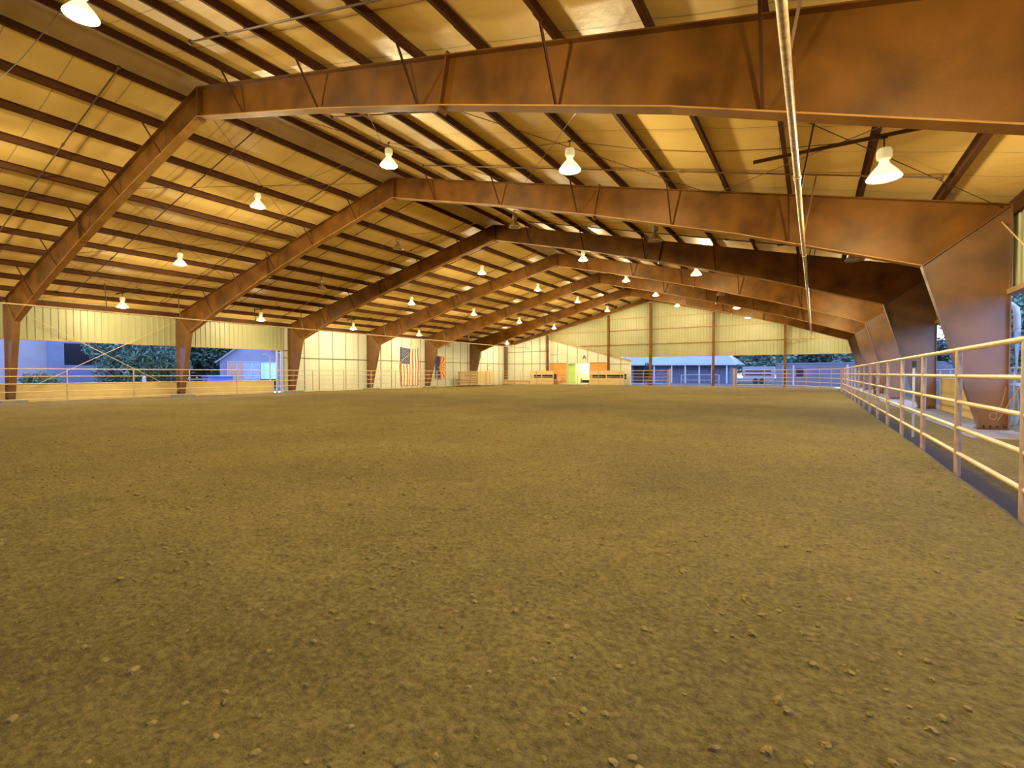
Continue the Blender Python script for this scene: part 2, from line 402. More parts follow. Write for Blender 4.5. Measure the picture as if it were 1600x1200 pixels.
mb = MB(); mb.tube([(-7.95,YE+2.39,1.75),(-7.95,YE+2.34,1.75)],.28,20); obj('rim', mb,'bluebin',t)
mb = MB(); mb.tube([(-7.95,YE+2.36,1.75),(-7.95,YE+2.325,1.75)],.23,20); obj('face', mb,'white',t)
mb = MB(); mb.bar((-7.95,YE+2.32,1.75),(-7.95,YE+2.32,1.9),.01,.02,(0,1,0)); mb.bar((-7.95,YE+2.32,1.75),(-7.85,YE+2.32,1.72),.01,.02,(0,1,0)); obj('clock_hand', mb,'black',t)
t = thing('desk',(-8.2,YE+1.4,-.0),'pale office desk with dark open front inside the lit doorway','desk')
mb = MB(); mb.box(-8.95,-7.35,YE+1.1,YE+1.7,.68,.74); obj('desktop',mb,'white',t)
for x in (-8.9,-7.4):
    mb = MB(); mb.box(x-.03,x+.03,YE+1.15,YE+1.65,-.1,.68); obj('leg',mb,'white',t)
mb = MB(); mb.box(-8.85,-7.45,YE+1.6,YE+1.64,.12,.5); obj('modesty_panel',mb,'black',t)

# ------------------------------------------------------------------ portal frames
BOT = [(0,8.65),(5.3,7.37),(9.0,6.38),(13.3,5.12),(17.24,3.79)]
def I_beam(mb, top, bot, y, fw=.26, tw=.012, tf=.014, s=1):
    """web + flanges; top/bot polylines in x,z"""
    poly = [(s*x,z) for x,z in top] + [(s*x,z) for x,z in reversed(bot)]
    mb.prism(poly, y-tw/2, y+tw/2)
    for line in (top, bot):
        for (xa,za),(xb,zb) in zip(line[:-1], line[1:]):
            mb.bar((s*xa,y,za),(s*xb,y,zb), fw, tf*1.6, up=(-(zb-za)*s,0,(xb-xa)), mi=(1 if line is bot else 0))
DESC = {-1:'the one behind the camera', 0:'beside the camera', 1:'nearest and largest in view', 2:'second away, in front of the third', 3:'third away', 4:'fourth away', 5:'fifth away', 6:'sixth away, last before the gable wall', 7:'thin one against the far gable wall'}
def brace(mb, x, y, zb, s, dy=-.62):
    mb.bar((s*x, y+dy, zr(x)+.02), (s*x, y+dy*.12, zb+.03), .045, .006, (1,0,0)); mb.bar((s*x+.02, y+dy, zr(x)+.02), (s*x+.02, y+dy*.12, zb+.03), .006, .045, (1,0,0))
def botz(x):
    for (xa,za),(xb,zb) in zip(BOT[:-1],BOT[1:]):
        if xa <= x <= xb: return za+(zb-za)*(x-xa)/(xb-xa)
    return BOT[-1][1]
for i in range(0, 8):
    y = (i-1)*B
    if i == 7: y = YE-.42
    t = thing('portal_frame', (0,y,0), 'rust-brown steel portal frame spanning the arena, '+DESC[i], 'steel frame', 'steel portal frames across the arena')
    if i == 7: bot = [(x, zr(x)-.42) for x in (0,9,17.24)]
    else: bot = BOT
    for s in (-1,1):
        mb = MB(); top = [(0.0,zr(0)),(17.24,zr(17.24)),(W,zr(W))]
        I_beam(mb, top[:2], bot, y, s=s); mb.prism([(s*17.24,zr(17.24)),(s*W,zr(W)),(s*17.24,bot[-1][1])],y-.006,y+.006)
        mb.bar((s*17.24,y,zr(17.24)),(s*W,y,zr(W)),.26,.022,(s*SL,0,1))
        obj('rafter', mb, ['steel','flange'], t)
        mb = MB(); kz = BOT[-1][1] if i < 7 else zr(18.35)-.3; kx = 17.24 if i < 7 else 18.35
        bx = 18.30 if i < 7 else 18.35
        mb.prism([(s*kx,kz),(s*W,zr(W)),(s*W,0),(s*bx,0)], y-.0055, y+.0055)
        mb.bar((s*W,y,0),(s*W,y,zr(W)),.26,.02,(1,0,0)); mb.bar((s*bx,y,0),(s*kx,y,kz),.26,.02,(1,0,0))
        mb.bar((s*kx,y,kz),(s*W,y,zr(W)),.14,.016,(0,0,1))      # knee stiffener
        obj('column', mb, 'column', t)
        mb = MB(); mb.box(s*(bx-.06),s*(W+.03),y-.14,y+.14,-.0,.03); bp_ = obj('base_plate', mb, 'steel', t)
        for k in range(4 if i < 7 else 0):
            xx = s*(bx+.06+k*.11)
            for dy in (-.09,.09): mb = MB(); mb.tube([(xx,y+dy,.03),(xx,y+dy,.09)],.018,8); obj('anchor_bolt', mb, 'black', bp_)
        if i < 7:
            for xx in (9.05,):
                mb = MB(); zt, zb = zr(xx)+.05, botz(xx)-.09; mb.bar((s*(xx+.11),y,zt),(s*(xx-.11),y,zb),.03,.24,(1,0,0)); mb.bar((s*(xx+.15),y,zt),(s*(xx-.07),y,zb),.02,.24,(1,0,0))
                mb2 = MB(); mb2.prism([(s*(xx+.10),zt),(s*(xx+.14),zt),(s*(xx-.08),zb),(s*(xx-.12),zb)],y-.115,y+.115)
                obj('splice_plate', mb2, 'steel', t)
            for k in (1,3,5,7,9):
                mb = MB(); brace(mb, PX[k], y, botz(PX[k]), s); obj('flange_brace', mb, 'purlin', t)
    mb = MB(); mb.box(-.022,.022,y-.115,y+.115,(8.55 if i<7 else zr(0)-.46),HA+.02); obj('ridge_splice_plate', mb, 'steel', t)
    for s in (-1,1):
        if i == 7: continue
        side = 'left' if s < 0 else 'right'
        mb = MB(); mb.box(s*17.75,s*18.82,y-.45,y+.45,-.35,-.006)
        setp(obj('concrete_footing', mb, 'concrete', origin=(s*18.2,y,0)), f'concrete footing under the {side} column of the portal frame '+DESC[i].split(',')[0], 'footing', 'concrete column footings')

# purlins
for s, side in ((-1,'left'),(1,'right')):
    for k, x in enumerate(PX):
        mb = MB(); n = Vector((s*SL,0,1)).normalized(); dv = Vector((s*1,0,-SL)).normalized()
        p0 = Vector((s*x, 0, zr(x)))
        def pp(u, w, y): v = p0 + dv*u + n*w; return (v.x, y, v.z)
        prof = [(-.006,.0),(.085,.0),(.085,.02),(.006,.02),(.006,.19),(.006,.196),(-.08,.196),(-.08,.19),(-.006,.19)]
        ya, yb = -2*B, 6*B-.05; m_ = len(prof)
        mb.add([pp(u,w+.012,ya) for u,w in prof]+[pp(u,w+.012,yb) for u,w in prof], [(i,(i+1)%m_,m_+(i+1)%m_,m_+i) for i in range(m_)])
        for fy in range(-1,7):    # lapped joints over every frame
            a, b_ = max(fy*B-.8,ya), min(fy*B+.8,yb); mb.add([pp(u-.012,w+.010,a) for u,w in prof]+[pp(u-.012,w+.010,b_) for u,w in prof], [(i,(i+1)%m_,m_+(i+1)%m_,m_+i) for i in range(m_)])
        where = 'directly beside the ridge' if k==0 else (f'{ORD[k]} down from the ridge' if k < 11 else 'lowest one above the eave')
        setp(obj('roof_purlin', mb, 'purlin', origin=(s*x,0,zr(x))), f'brown steel purlin running the length of the {side} roof slope, {where}', 'purlin', f'roof purlins of the {side} slope')
    mb = MB(); mb.box(s*(W+.02),s*(W+.075),-2*B+.1,6*B-.1,zr(W)-.22,zr(W)+.13)
    setp(obj('eave_strut', mb, 'purlin', origin=(s*W,0,zr(W))), f'dark brown eave strut along the top of the {side} wall', 'eave strut')
mb = MB()
for s in (-1,1): mb.add([(0,-2*B,HA+.16),(s*.72,-2*B,zr(.72)+.155),(s*.72,6*B,zr(.72)+.155),(0,6*B,HA+.16)],[(0,1,2,3)])
setp(obj('trim_1', mb, 'trim'), kind='structure')

# sprinkler-like pipes strapped below the purlins
BAYN = ['nearest bay','second bay','third bay','fourth bay','fifth bay','sixth bay','farthest bay']
for b in range(-1, 6):
    for s, side in ((-1,'left'),(1,'right')):
        for q,(dy,nm) in enumerate(((1.98,'nearer'),(5.85,'farther'))):
            y = b*B + dy; xa = .5 if s<0 else 3.2; xb = 17.3
            P = lambda x: (s*x, y, zr(x)-.035)
            t = thing('roof_pipe', P(xa), f'thin dark pipe strapped under the {side} roof slope, {nm} one in the {BAYN[b+1]}', 'pipe', 'pipes strapped under the purlins')
            mb = MB(); mb.tube([P(xa),P(xb)],.020,8); obj('pipe', mb, 'darkpipe', t)
            for x in (xa,xb):
                mb = MB(); mb.tube([P(x-.02),P(x+.02)],.048,10); obj('end_cap', mb, 'darkpipe', t)
            for x in (PX[3]-.7,PX[7]+.7):
                mb = MB(); mb.tube([P(x-.06),P(x+.06)],.034,8); obj('coupling', mb, 'darkpipe', t)
            for x in PX:
                if xa < x < xb: mb = MB(); mb.bar((s*x,y,zr(x)-.055),(s*x,y,zr(x)+.03),.02,.006); obj('strap', mb, 'darkpipe', t)
# long pipes at eave height
for s, side in ((-1,'left'),(1,'right')):
    x = s*14.85; z = 4.36
    t = thing('eave_pipe', (x,0,z), f'long weathered steel pipe hung under the {side} side of the roof, running lengthwise', 'pipe')
    r_ = .045 if s>0 else .035
    mb = MB(); mb.tube([(x,-2*B+.3,z),(x,6*B-.8,z)], r_, 14); obj('pipe', mb, 'eavepipe', t, smooth=True)
    for k in range(-2,7):
        mb = MB(); y = k*6.0+1.6; mb.tube([(x,y-.07,z),(x,y+.07,z)], r_+.012, 14); obj('coupling', mb, 'eavepipe', t)
    for k in range(-1,6):
        for dy in (2.7,6.0):
            y = k*B+dy; mb = MB(); 
            mb.bar((x,y,z+r_),(x+s*.25,y,zr(15.1)+.0),.03,.03); obj('hanger', mb, 'darkpipe', t)
# brace rods
def rods(name, segs, label, cat='brace rod', group=None, r_=.009, m_='darkpipe'):
    c = Vector(segs[0][0]); t = thing(name, c, label, cat, group)
    for a,b_ in segs:
        mb = MB(); mb.tube([a,b_],r_,6); obj('rod', mb, m_, t)
for b in (0,3):
    y0, y1 = b*B+.05,(b+1)*B-.05
    for s, side in ((-1,'left'),(1,'right')):
        for (xa,xb,nm) in ((.3,6.3,'upper'),(6.3,12.6,'middle'),(12.6,18.6,'lower')):
            za,zb = zr(xa)-.07, zr(xb)-.07
            rods('roof_brace', [((s*xa,y0,za),(s*xb,y1,zb)),((s*xa,y1,za),(s*xb,y0,zb))], f'pair of thin crossed brace rods under the {nm} {side} roof slope, {BAYN[b+1]}', group='crossed roof brace rods')
        rods('wall_brace', [((s*18.6,y0,4.6),(s*18.6,y1,.2)),((s*18.6,y1,4.6),(s*18.6,y0,.2))], f'pair of crossed brace rods on the {side} wall, {BAYN[b+1]}', group='crossed wall brace rods', r_=.013, m_='rail')

# ------------------------------------------------------------------ lamps
def make_lamp(on):
    t = thing('high_bay_lamp', (0,0,0), 'x', 'lamp')
    mb = MB(); mb.lathe([(.26,0),(.275,.0),(.275,.012),(.25,.05),(.20,.12),(.14,.19),(.09,.25),(.065,.33),(.055,.33),(.08,.25),(.13,.18),(.19,.11),(.245,.04),(.26,0)],(0,0,0),24)
    obj('reflector', mb, 'litglass' if on else 'alum', t, smooth=True)
    mb = MB(); mb.lathe([(.04,.33),(.10,.34),(.115,.36),(.115,.50),(.10,.53),(.04,.55),(0,.55)],(0,0,0),18)
    for k in range(10):
        a = k*math.pi/5; mb.bar((.115*math.cos(a),.115*math.sin(a),.37),(.115*math.cos(a),.115*math.sin(a),.49),.03,.01,(math.cos(a),math.sin(a),0))
    obj('ballast_housing', mb, 'litcap' if on else 'alum', t, smooth=True)
    mb = MB(); mb.tube([(0,0,.54),(0,0,.75)],.014,8); mb.box(-.05,.05,-.012,.012,.715,.745); obj('stem', mb, 'darkpipe', t)
    mb = MB()
    if on: mb.lathe([(0,-.05),(.09,-.043),(.17,-.018),(.25,.02)],(0,0,0),24)
    else: mb.lathe([(0,.06),(.16,.06),(.225,.07)],(0,0,0),24)
    obj('lens', mb, 'bulb' if on else 'bulb_off', t, smooth=True)
    return t
lampon, lampoff = make_lamp(True), make_lamp(False); used = {True:False, False:False}
OFFS = {(1,5),(1,4),(1,3),(1,2),(1,1),(3,4),(4,0),(4,5)}
XL = [-16.15,-9.88,-3.6,3.6,9.88,16.15]
XN = ['low near the left eave','halfway down the left slope','left of the ridge','right of the ridge','halfway down the right slope','low near the right eave']
POW = 760
for b in range(-1, 6):
    y = b*B + 3.81
    for k, x in enumerate(XL):
        on = (b,k) not in OFFS
        src = lampon if on else lampoff
        if not used[on]: t = src; used[on] = True
        else: t = copy_tree(src)
        t.location = (x, y, zr(x)-.77)
        bay = BAYN[b+1] if b >= -1 else 'behind the camera'
        setp(t, f"{'lit' if on else 'unlit'} bell-shaped high bay lamp hanging {XN[k]}, {bay}", 'lamp', 'high bay lamps hung from the roof')
        if abs(x) > 16:
            s = 1 if x>0 else -1; side = 'right' if s>0 else 'left'
            xa, xb = 14.0, 16.9; zz = zr(16.15)-.025
            mb = MB(); mb.box(s*xa,s*xb,y-.025,y+.025,zz,zz+.006); mb.box(s*xa,s*xb,y+.019,y+.025,zz,zz+.06); mb.box(s*xa,s*xb,y-.025,y-.019,zz,zz+.06)
            q = thing('lamp_strut', (s*xa,y,zz), f'level angle bar carrying the {side} eave lamp, {bay}', 'bracket', 'angle bars carrying the eave lamps')
            obj('angle_bar', mb, 'darkpipe', q)
            mb = MB(); mb.bar((s*PX[9],y+.02,zz),(s*PX[9],y+.02,zr(PX[9])+.03),.02,.006); obj('hanger', mb, 'darkpipe', q)
        if on:
            l = bpy.data.lights.new('lamp_light','POINT'); l.energy = POW*(1.0 if b>=0 else .95); l.color = (1,.80,.40); l.shadow_soft_size = .12
            l.use_nodes = True; ln_ = l.node_tree.nodes; ll = l.node_tree.links; em = ln_['Emission']
            tcl = ln_.new('ShaderNodeTexCoord'); sz = ln_.new('ShaderNodeSeparateXYZ'); ll.new(tcl.outputs['Normal'], sz.inputs[0])
            mx_ = ln_.new('ShaderNodeMath'); mx_.operation = 'MAXIMUM'; mx_.inputs[1].default_value = 0; ll.new(sz.outputs['Z'], mx_.inputs[0])
            cu_ = ln_.new('ShaderNodeMapRange'); cu_.interpolation_type = 'SMOOTHSTEP'; cu_.inputs['From Max'].default_value = .55
            cu_.inputs['To Min'].default_value = 1.; cu_.inputs['To Max'].default_value = .06
            ll.new(mx_.outputs[0], cu_.inputs['Value']); ll.new(cu_.outputs[0], em.inputs['Strength'])
            lo = bpy.data.objects.new('lamp_light', l); lo.location = (x,y,zr(x)-.77-.22); C.objects.link(lo)
    # cable run feeding the row
    mb = MB(); pts = []
    for i in range(len(XL)-1):
        for t_ in (0,.25,.5,.75):
            xx = XL[i]+(XL[i+1]-XL[i])*t_; za = min(zr(XL[i]),7.2) ; zb = min(zr(XL[i+1]),7.2)
            pts.append((xx,y+.06, (zr(XL[i])*(1-t_)+zr(XL[i+1])*t_) -.03 - .25*math.sin(math.pi*t_)))
    pts.append((XL[-1],y+.06,zr(XL[-1])-.03)); mb.tube(pts,.008,6)
    setp(obj('power_cable', mb, 'darkpipe', origin=(0,y,8)), f'thin power cable slung between the lamps, {bay}', 'cable', 'cables between the lamps')

# ------------------------------------------------------------------ gable posts
for k,(x,nm) in enumerate(((-12.57,'left of the lit doorway'),(-4.78,'right of the lit doorway'),(0,'at the centre under the ridge, tallest'),(6.36,'right of the centre'),(12.7,'nearest the right corner'))):
    mb = MB(); zt = zr(x)-(.62 if x == 0 else .50); w = .11 if x else .14; y = YE-.42
    mb.box(x-w,x+w,y-.13,y-.115,-.1,zt); mb.box(x-w,x+w,y+.115,y+.13,-.1,zt); mb.box(x-.006,x+.006,y-.115,y+.115,-.1,zt)
    mb.box(x-w-.04,x+w+.04,y-.16,y+.16,-.1,.03)
    setp(obj('gable_post', mb, 'steel', origin=(x,y,0)), f'brown steel post standing against the far gable wall, {nm}', 'post', 'posts of the far gable wall')

# ------------------------------------------------------------------ pipe fences
def fence(name, path, label, posts=None, hs=(1.57,1.22,.88,.54,.20), zb=0., rr=.028, pr=.037, closer=None, mr='rail', mp='post', zoff=0):
    t = thing(name, (*path[0],zb), label, 'fence')
    for h in hs:
        mb = MB(); mb.tube([(x,y,zb+h) for x,y in path], rr*(1.08 if h==hs[0] else .92), 12); obj('rail', mb, mr, t, smooth=True)
    tot = 0; seg = []
    for (xa,ya),(xb,yb) in zip(path[:-1],path[1:]):
        l = math.hypot(xb-xa,yb-ya); seg.append((tot,l,(xa,ya),(xb,yb))); tot += l
    if posts is None:
        n = max(1,round(tot/2.44)); posts = [tot*i/n for i in range(n+1)]
    for d in posts:
        for s0,l,a,b_ in seg:
            if s0-1e-6 <= d <= s0+l+1e-6:
                f = (d-s0)/l; x = a[0]+(b_[0]-a[0])*f; y = a[1]+(b_[1]-a[1])*f
                mb = MB(); mb.tube([(x,y,-.3+zb),(x,y,zb+hs[0]-.045),(x,y,zb+hs[0]-.01)], [pr,pr,pr*.6], 12); obj('post', mb, mp, t, smooth=True); break
    return t
YR0 = -15.0
path = [(16.74,-15.0),(16.74,33.2)]
pr_ = [ -1.2+2.44*k+15.0 for k in range(-5,15)]
fence('pipe_fence', path, 'tan five-rail pipe fence along the right side of the arena', posts=[d for d in pr_ if 0<=d<=48.3]+[48.2], zb=.0)
fence('pipe_fence', [(16.66,33.4),(15.9,37.0),(14.2,41.0),(11.3,43.6),(8.72,43.9)], 'tan five-rail pipe fence curving round the far right corner', rr=.022, pr=.03)
fence('pipe_fence', [(2.2,43.9),(-10.4,43.9)], 'thin pipe fence across the far end in front of the doorway and centre post', rr=.017, pr=.026)
fence('pipe_fence', [(-11.0,43.9),(-15.2,43.9),(-17.0,41.6),(-17.2,39.75)], 'thin pipe fence rounding the far left corner by the benches', rr=.017, pr=.026)
fence('pipe_fence', [(-17.3,-15.0),(-17.3,39.6)], 'tan five-rail pipe fence along the left side of the arena', posts=[1.81+2.87*k+15 for k in range(-5,14)], zb=-.13, hs=(1.66,1.29,.93,.54,.17), rr=.022, pr=.03)
for x,y,l in ((8.5,43.9,'square gate post at the far gateway, right one'),(2.4,43.9,'square gate post at the far gateway, left one')):
    mb = MB(); mb.box(x-.09,x+.09,y-.09,y+.09,-.2,1.68); mb.box(x-.11,x+.11,y-.11,y+.11,1.68,1.72); setp(obj('gate_post', mb,'trim',origin=(x,y,0)), l,'post')
# narrow gate latch pole on the right fence
t = thing('latch_pole',(16.92,6.05,0),'slim pale pole with a black cap behind the right pipe fence','pole')
mb = MB(); mb.tube([(16.92,6.05,-.2),(16.92,6.05,1.40)],.022,10); obj('pole',mb,'white',t)
mb = MB(); mb.box(16.885,16.955,6.01,6.09,1.38,1.52); obj('cap',mb,'black',t)
# concrete strip along the right columns
mb = MB(); mb.box(17.75,18.84,5.6,44,-.3,-.0125)
struct('trim_2', mb, 'concrete')
# small panel leaning among right columns
t = thing('livestock_panel',(18.0,26.5,0),'small brown rail panel standing between the far right columns','panel')
for z in (.35,.7,1.05,1.4):
    mb = MB(); mb.tube([(17.75,24.2,z),(18.3,29.2,z)],.02,8); obj('rail',mb,'steel',t)
for f in (0,.5,1):
    mb = MB(); mb.tube([(17.75+.55*f,24.2+5*f,0.0),(17.75+.55*f,24.2+5*f,1.42)],.024,8); obj('post',mb,'steel',t)
# downspout
t = thing('downspout',(19.0,8.2,0),'white curved downspout beside the second right column','downspout')
mb = MB(); mb.tube([(19.15,9.6,3.05),(19.1,8.9,2.9),(19.05,8.35,2.75),(19.02,8.15,2.55),(19.02,8.13,2.2),(19.02,8.13,.3),(19.03,8.25,.12),(19.05,8.5,.05)],.06,14); obj('pipe',mb,'white',t,smooth=True)
for z in (1.0,2.3): mb = MB(); mb.tube([(19.02,8.13,z-.03),(19.02,8.13,z+.03)],.068,14); obj('strap',mb,'white',t)
t = thing('coiled_wire',(18.6,7.3,0),'small loop of wire hanging at the foot of the second right column','wire')
mb = MB(); mb.tube([(18.5+.06*math.cos(a),7.48,.30+.08*math.sin(a)) for a in [k*.5 for k in range(20)]],.006,6); mb.tube([(18.55,7.48,.36),(18.64,7.48,.6),(18.70,7.48,.95)],.005,6); obj('loop',mb,'trim',t)

# ------------------------------------------------------------------ furniture at the far end
def stand(x0,x1,y0,label):
    t = thing('viewing_stand',((x0+x1)/2,y0,0),label,'stand')
    for za,zb in ((-.05,.36),(.38,.74)): mb = MB(); mb.box(x0,x1,y0,y0+.05,za,zb); obj('front_board',mb,'wood',t)
    mb = MB(); mb.box(x0,x1,y0,y0+.05,1.12,1.58); obj('top_board',mb,'wood',t)
    n = max(2,round((x1-x0)/1.7))
    for i in range(n+1):
        x = x0+(x1-x0)*i/n; mb = MB(); mb.box(x-.05,x+.05,y0+.05,y0+.14,-.05,1.6); obj('post',mb,'wood',t)
    mb = MB(); mb.box(x0,x1,y0+.5,y0+.9,.55,.6); obj('seat',mb,'wood',t)
    mb = MB(); mb.box(x0,x1,y0+.92,y0+.95,.6,1.2); obj('seat_back',mb,'dark',t)
stand(-14.3,-11.2,44.22,'tan wooden viewing stand left of the lit doorway')
stand(-6.6,-2.6,44.22,'tan wooden viewing stand right of the lit doorway')
t = thing('long_bench',(-16.3,44.6,0),'long low tan wooden bench in the far left corner','bench')
mb = MB(); mb.box(-18.3,-14.5,44.5,45.0,.44,.5); obj('seat',mb,'wood',t)
mb = MB(); mb.box(-18.3,-14.5,44.52,44.56,.0,.42); obj('front_board',mb,'trim',t)
mb = MB(); mb.box(-16.3,-14.4,44.1,44.45,.0,.16); obj('step',mb,'wood',t)
t = thing('plastic_chair',(-10.9,44.9,0),'pinkish red plastic chair against the plywood left of the doorway','chair')
mb = MB(); mb.box(-11.15,-10.65,44.7,45.15,.40,.44); obj('seat',mb,'pink',t)
mb = MB(); mb.box(-11.15,-10.65,45.12,45.17,.40,.85); obj('backrest',mb,'pink',t)
for x in (-11.1,-10.7):
    for y in (44.74,45.1):
        mb = MB(); mb.box(x-.02,x+.02,y-.02,y+.02,-.02,.4); obj('leg',mb,'pink',t)
def bin_(y0,y1,label,m_):
    x0,x1 = -17.58,-17.42
    t = thing('slatted_crate',(x0,(y0+y1)/2,0),label,'crate')
    for y in (y0,y1):
        for x in (x0,x1):
            mb = MB(); mb.box(x-.03,x+.03,y-.03,y+.03,-.05,1.5); obj('post',mb,m_,t)
    for i in range(6):
        z = .05+i*.245
        mb = MB(); mb.box(x1-.02,x1+.05,y0,y1,z,z+.2); mb.box(x0,x1,y0-.03,y0+.0,z,z+.2); mb.box(x0,x1,y1,y1+.03,z,z+.2); obj('slat',mb,m_,t)
bin_(34.4,37.4,'darker slatted wooden crate by the left wall, nearer of the pair','trim')
bin_(37.7,41.0,'cream slatted wooden crate by the left wall, farther of the pair','wood')
# arena letters
t = thing('letter_sign',(-18.8,41.9,2.0),'round letter C sign on the left wall near the far corner','sign')
text_mesh('letter','C',1.0,'trim',t,(-XO+.05,41.9,1.95),(R(90),0,R(90)))
t = thing('letter_sign',(-8.0,YE,3.1),'dark letter A sign above the lit doorway','sign')
text_mesh('letter','A',.75,'black',t,(-7.9,YE-.04,3.15),(R(90),0,0))

# flags
def star(mb, c, r_, f, mi=0, rot=0, n=5):
    pts = []
    for i in range(2*n):
        a = rot+i*math.pi/n; q = r_ if i%2==0 else r_*.4
        pts.append(f(c[0]+q*math.sin(a), c[1]+q*math.cos(a)))
    o = len(mb.v); mb.v += [f(*c)]+pts
    for i in range(2*n): mb.f.append((o,o+1+i,o+1+(i+1)%(2*n))); mb.mi.append(mi)
t = thing('hanging_flag',(-18.7,28.2,3.8),'American flag hung vertically on the white left wall','flag')
FW_, FH_ = 2.55, 3.72
def fp(u,v,off=0.):   # u 0..1 across (toward far end), v 0..1 downward
    y = 26.9+FW_*u + .04*math.sin(v*9+u*4)
    z = 3.84 - FH_*v - .10*math.sin(math.pi*u)*(1-v) - (0 if u>0.02 else -.05*(1-v))
    x = -XO+.10+off+.035*math.sin(u*17+v*2)*(.3+v)
    return (x,y,z)
mb = MB()
for i in range(13):
    v0 = .42 if i < 7 else 0
    for j in range(12):
        a, b_ = v0+(1-v0)*j/12, v0+(1-v0)*(j+1)/12
        mb.add([fp(i/13,a),fp((i+1)/13,a),fp((i+1)/13,b_),fp(i/13,b_)],[(0,1,2,3)], i%2)
obj('stripes', mb, ['flagred','flagwhite'], t)
mb = MB()
for i in range(8):
    for j in range(8):
        g = lambda u,v: fp(u*7/13, v*.42)
        mb.add([g(i/8,j/8),g((i+1)/8,j/8),g((i+1)/8,(j+1)/8),g(i/8,(j+1)/8)],[(0,1,2,3)])
obj('canton', mb, 'flagblue', t)
mb = MB()
for r_ in range(11):
    for c in range(9):
        if (r_+c)%2==0:
            cu, cv = (c+1)/10*7/13, (r_+1)/12*.42
            def g(dy,dz,cu=cu,cv=cv): return fp(cu+dy/FW_, cv-dz/FH_, .012)
            star(mb,(0,0),.047,g,rot=-math.pi/2)
obj('stars', mb, 'flagwhite', t)
t = thing('hanging_flag',(-18.7,32.7,3.1),'Arizona flag with copper star and rays hung vertically on the left wall','flag')
AW,AH = 1.5,2.42
def ap(u,v,off=0.): return (-XO+.09+off+.03*math.sin(u*11+v*3), 32.0+AW*u+.03*math.sin(v*6), 3.12-AH*v)
mb = MB()
for i in range(4):
    for j in range(8):
        mb.add([ap(i/8,j/8),ap((i+1)/8,j/8),ap((i+1)/8,(j+1)/8),ap(i/8,(j+1)/8)],[(0,1,2,3)])
obj('blue_half', mb, 'flagblue', t)
mb = MB()
def edge(a):   # ray from centre (.5,.5) to the border of the right half
    a = -math.pi/2 + math.pi*a; dx, dy = math.cos(a), math.sin(a)
    k = min(.5*AW/max(dx,1e-6), .5*AH/max(abs(dy),1e-6)); return (.5+k*dx/AW, .5+k*dy/AH)
for i in range(13):
    es = [edge((i+q/4)/13) for q in range(5)]
    for a,b_ in zip(es[:-1],es[1:]):
        mb.add([ap(.5,.5),ap(*a),ap(*b_)],[(0,1,2)],i%2)
obj('rays', mb, ['flagred','flagyellow'], t)
mb = MB()
star(mb,(0,0),.42,lambda a,b_: ap(.5+a/AW,.5-b_/AH,.035),rot=-math.pi/2); obj('star', mb, 'copper', t)

# ------------------------------------------------------------------ outside
def foliage(mb, c, rad, n, ls, droop=.0, seed=0, hang=False):
    rnd = random.Random(seed)
    cl = []
    for k in range(26):
        d = Vector((rnd.gauss(0,1),rnd.gauss(0,1),rnd.gauss(0,1))).normalized()*(rnd.random()**.4)
        cl.append((Vector((c[0]+d.x*rad[0]*.75,c[1]+d.y*rad[1]*.75,c[2]+d.z*rad[2]*.75)), .3+.25*rnd.random()))
    for k in range(n):
        cc, cr = cl[rnd.randrange(len(cl))]
        d = Vector((rnd.gauss(0,1),rnd.gauss(0,1),rnd.gauss(0,1))).normalized()*(rnd.random()**.5)*cr
        p = cc + Vector((d.x*rad[0],d.y*rad[1],d.z*rad[2]))
        if p.z < .1: p.z = .1+rnd.random()*.4
        a = Vector((rnd.gauss(0,1),rnd.gauss(0,1),rnd.gauss(0,.6)-droop)).normalized(); b_ = a.cross(Vector((rnd.gauss(0,1),rnd.gauss(0,1),rnd.gauss(0,1)))).normalized()
        L1 = ls*(.6+.8*rnd.random()); L2 = L1*(.22 if hang else .5)
        mb.add([p-a*L1/2, p+b_*L2/2, p+a*L1/2, p-b_*L2/2],[(0,1,2,3)])
def tree(x,y,h,rad,label,m_,n=5000,ls=.35,seed=1,cz=None,hang=False,cat='tree',name='tree',group=None):
    t = thing(name,(x,y,-.06),label,cat,group)
    cz = cz or h-rad[2]
    mb = MB(); rnd = random.Random(seed)
    mb.tube([(x,y,-.1),(x+.1,y,cz*.5),(x,y+.15,cz+rad[2]*.3)],[.22,.16,.06],9)
    for k in range(7):
        a = rnd.random()*6.28; mb.tube([(x+.05,y,cz*.35+.1*k),(x+math.cos(a)*rad[0]*.35,y+math.sin(a)*rad[1]*.35,cz+.1*k),(x+math.cos(a)*rad[0]*.7,y+math.sin(a)*rad[1]*.7,cz+rad[2]*.4*rnd.random())],[.09,.06,.02],7)
    obj('trunk',mb,'bark',t)
    mb = MB(); foliage(mb,(x,y,cz),rad,n,ls,.8 if hang else .1,seed,hang); obj('foliage',mb,m_,t)
    return t
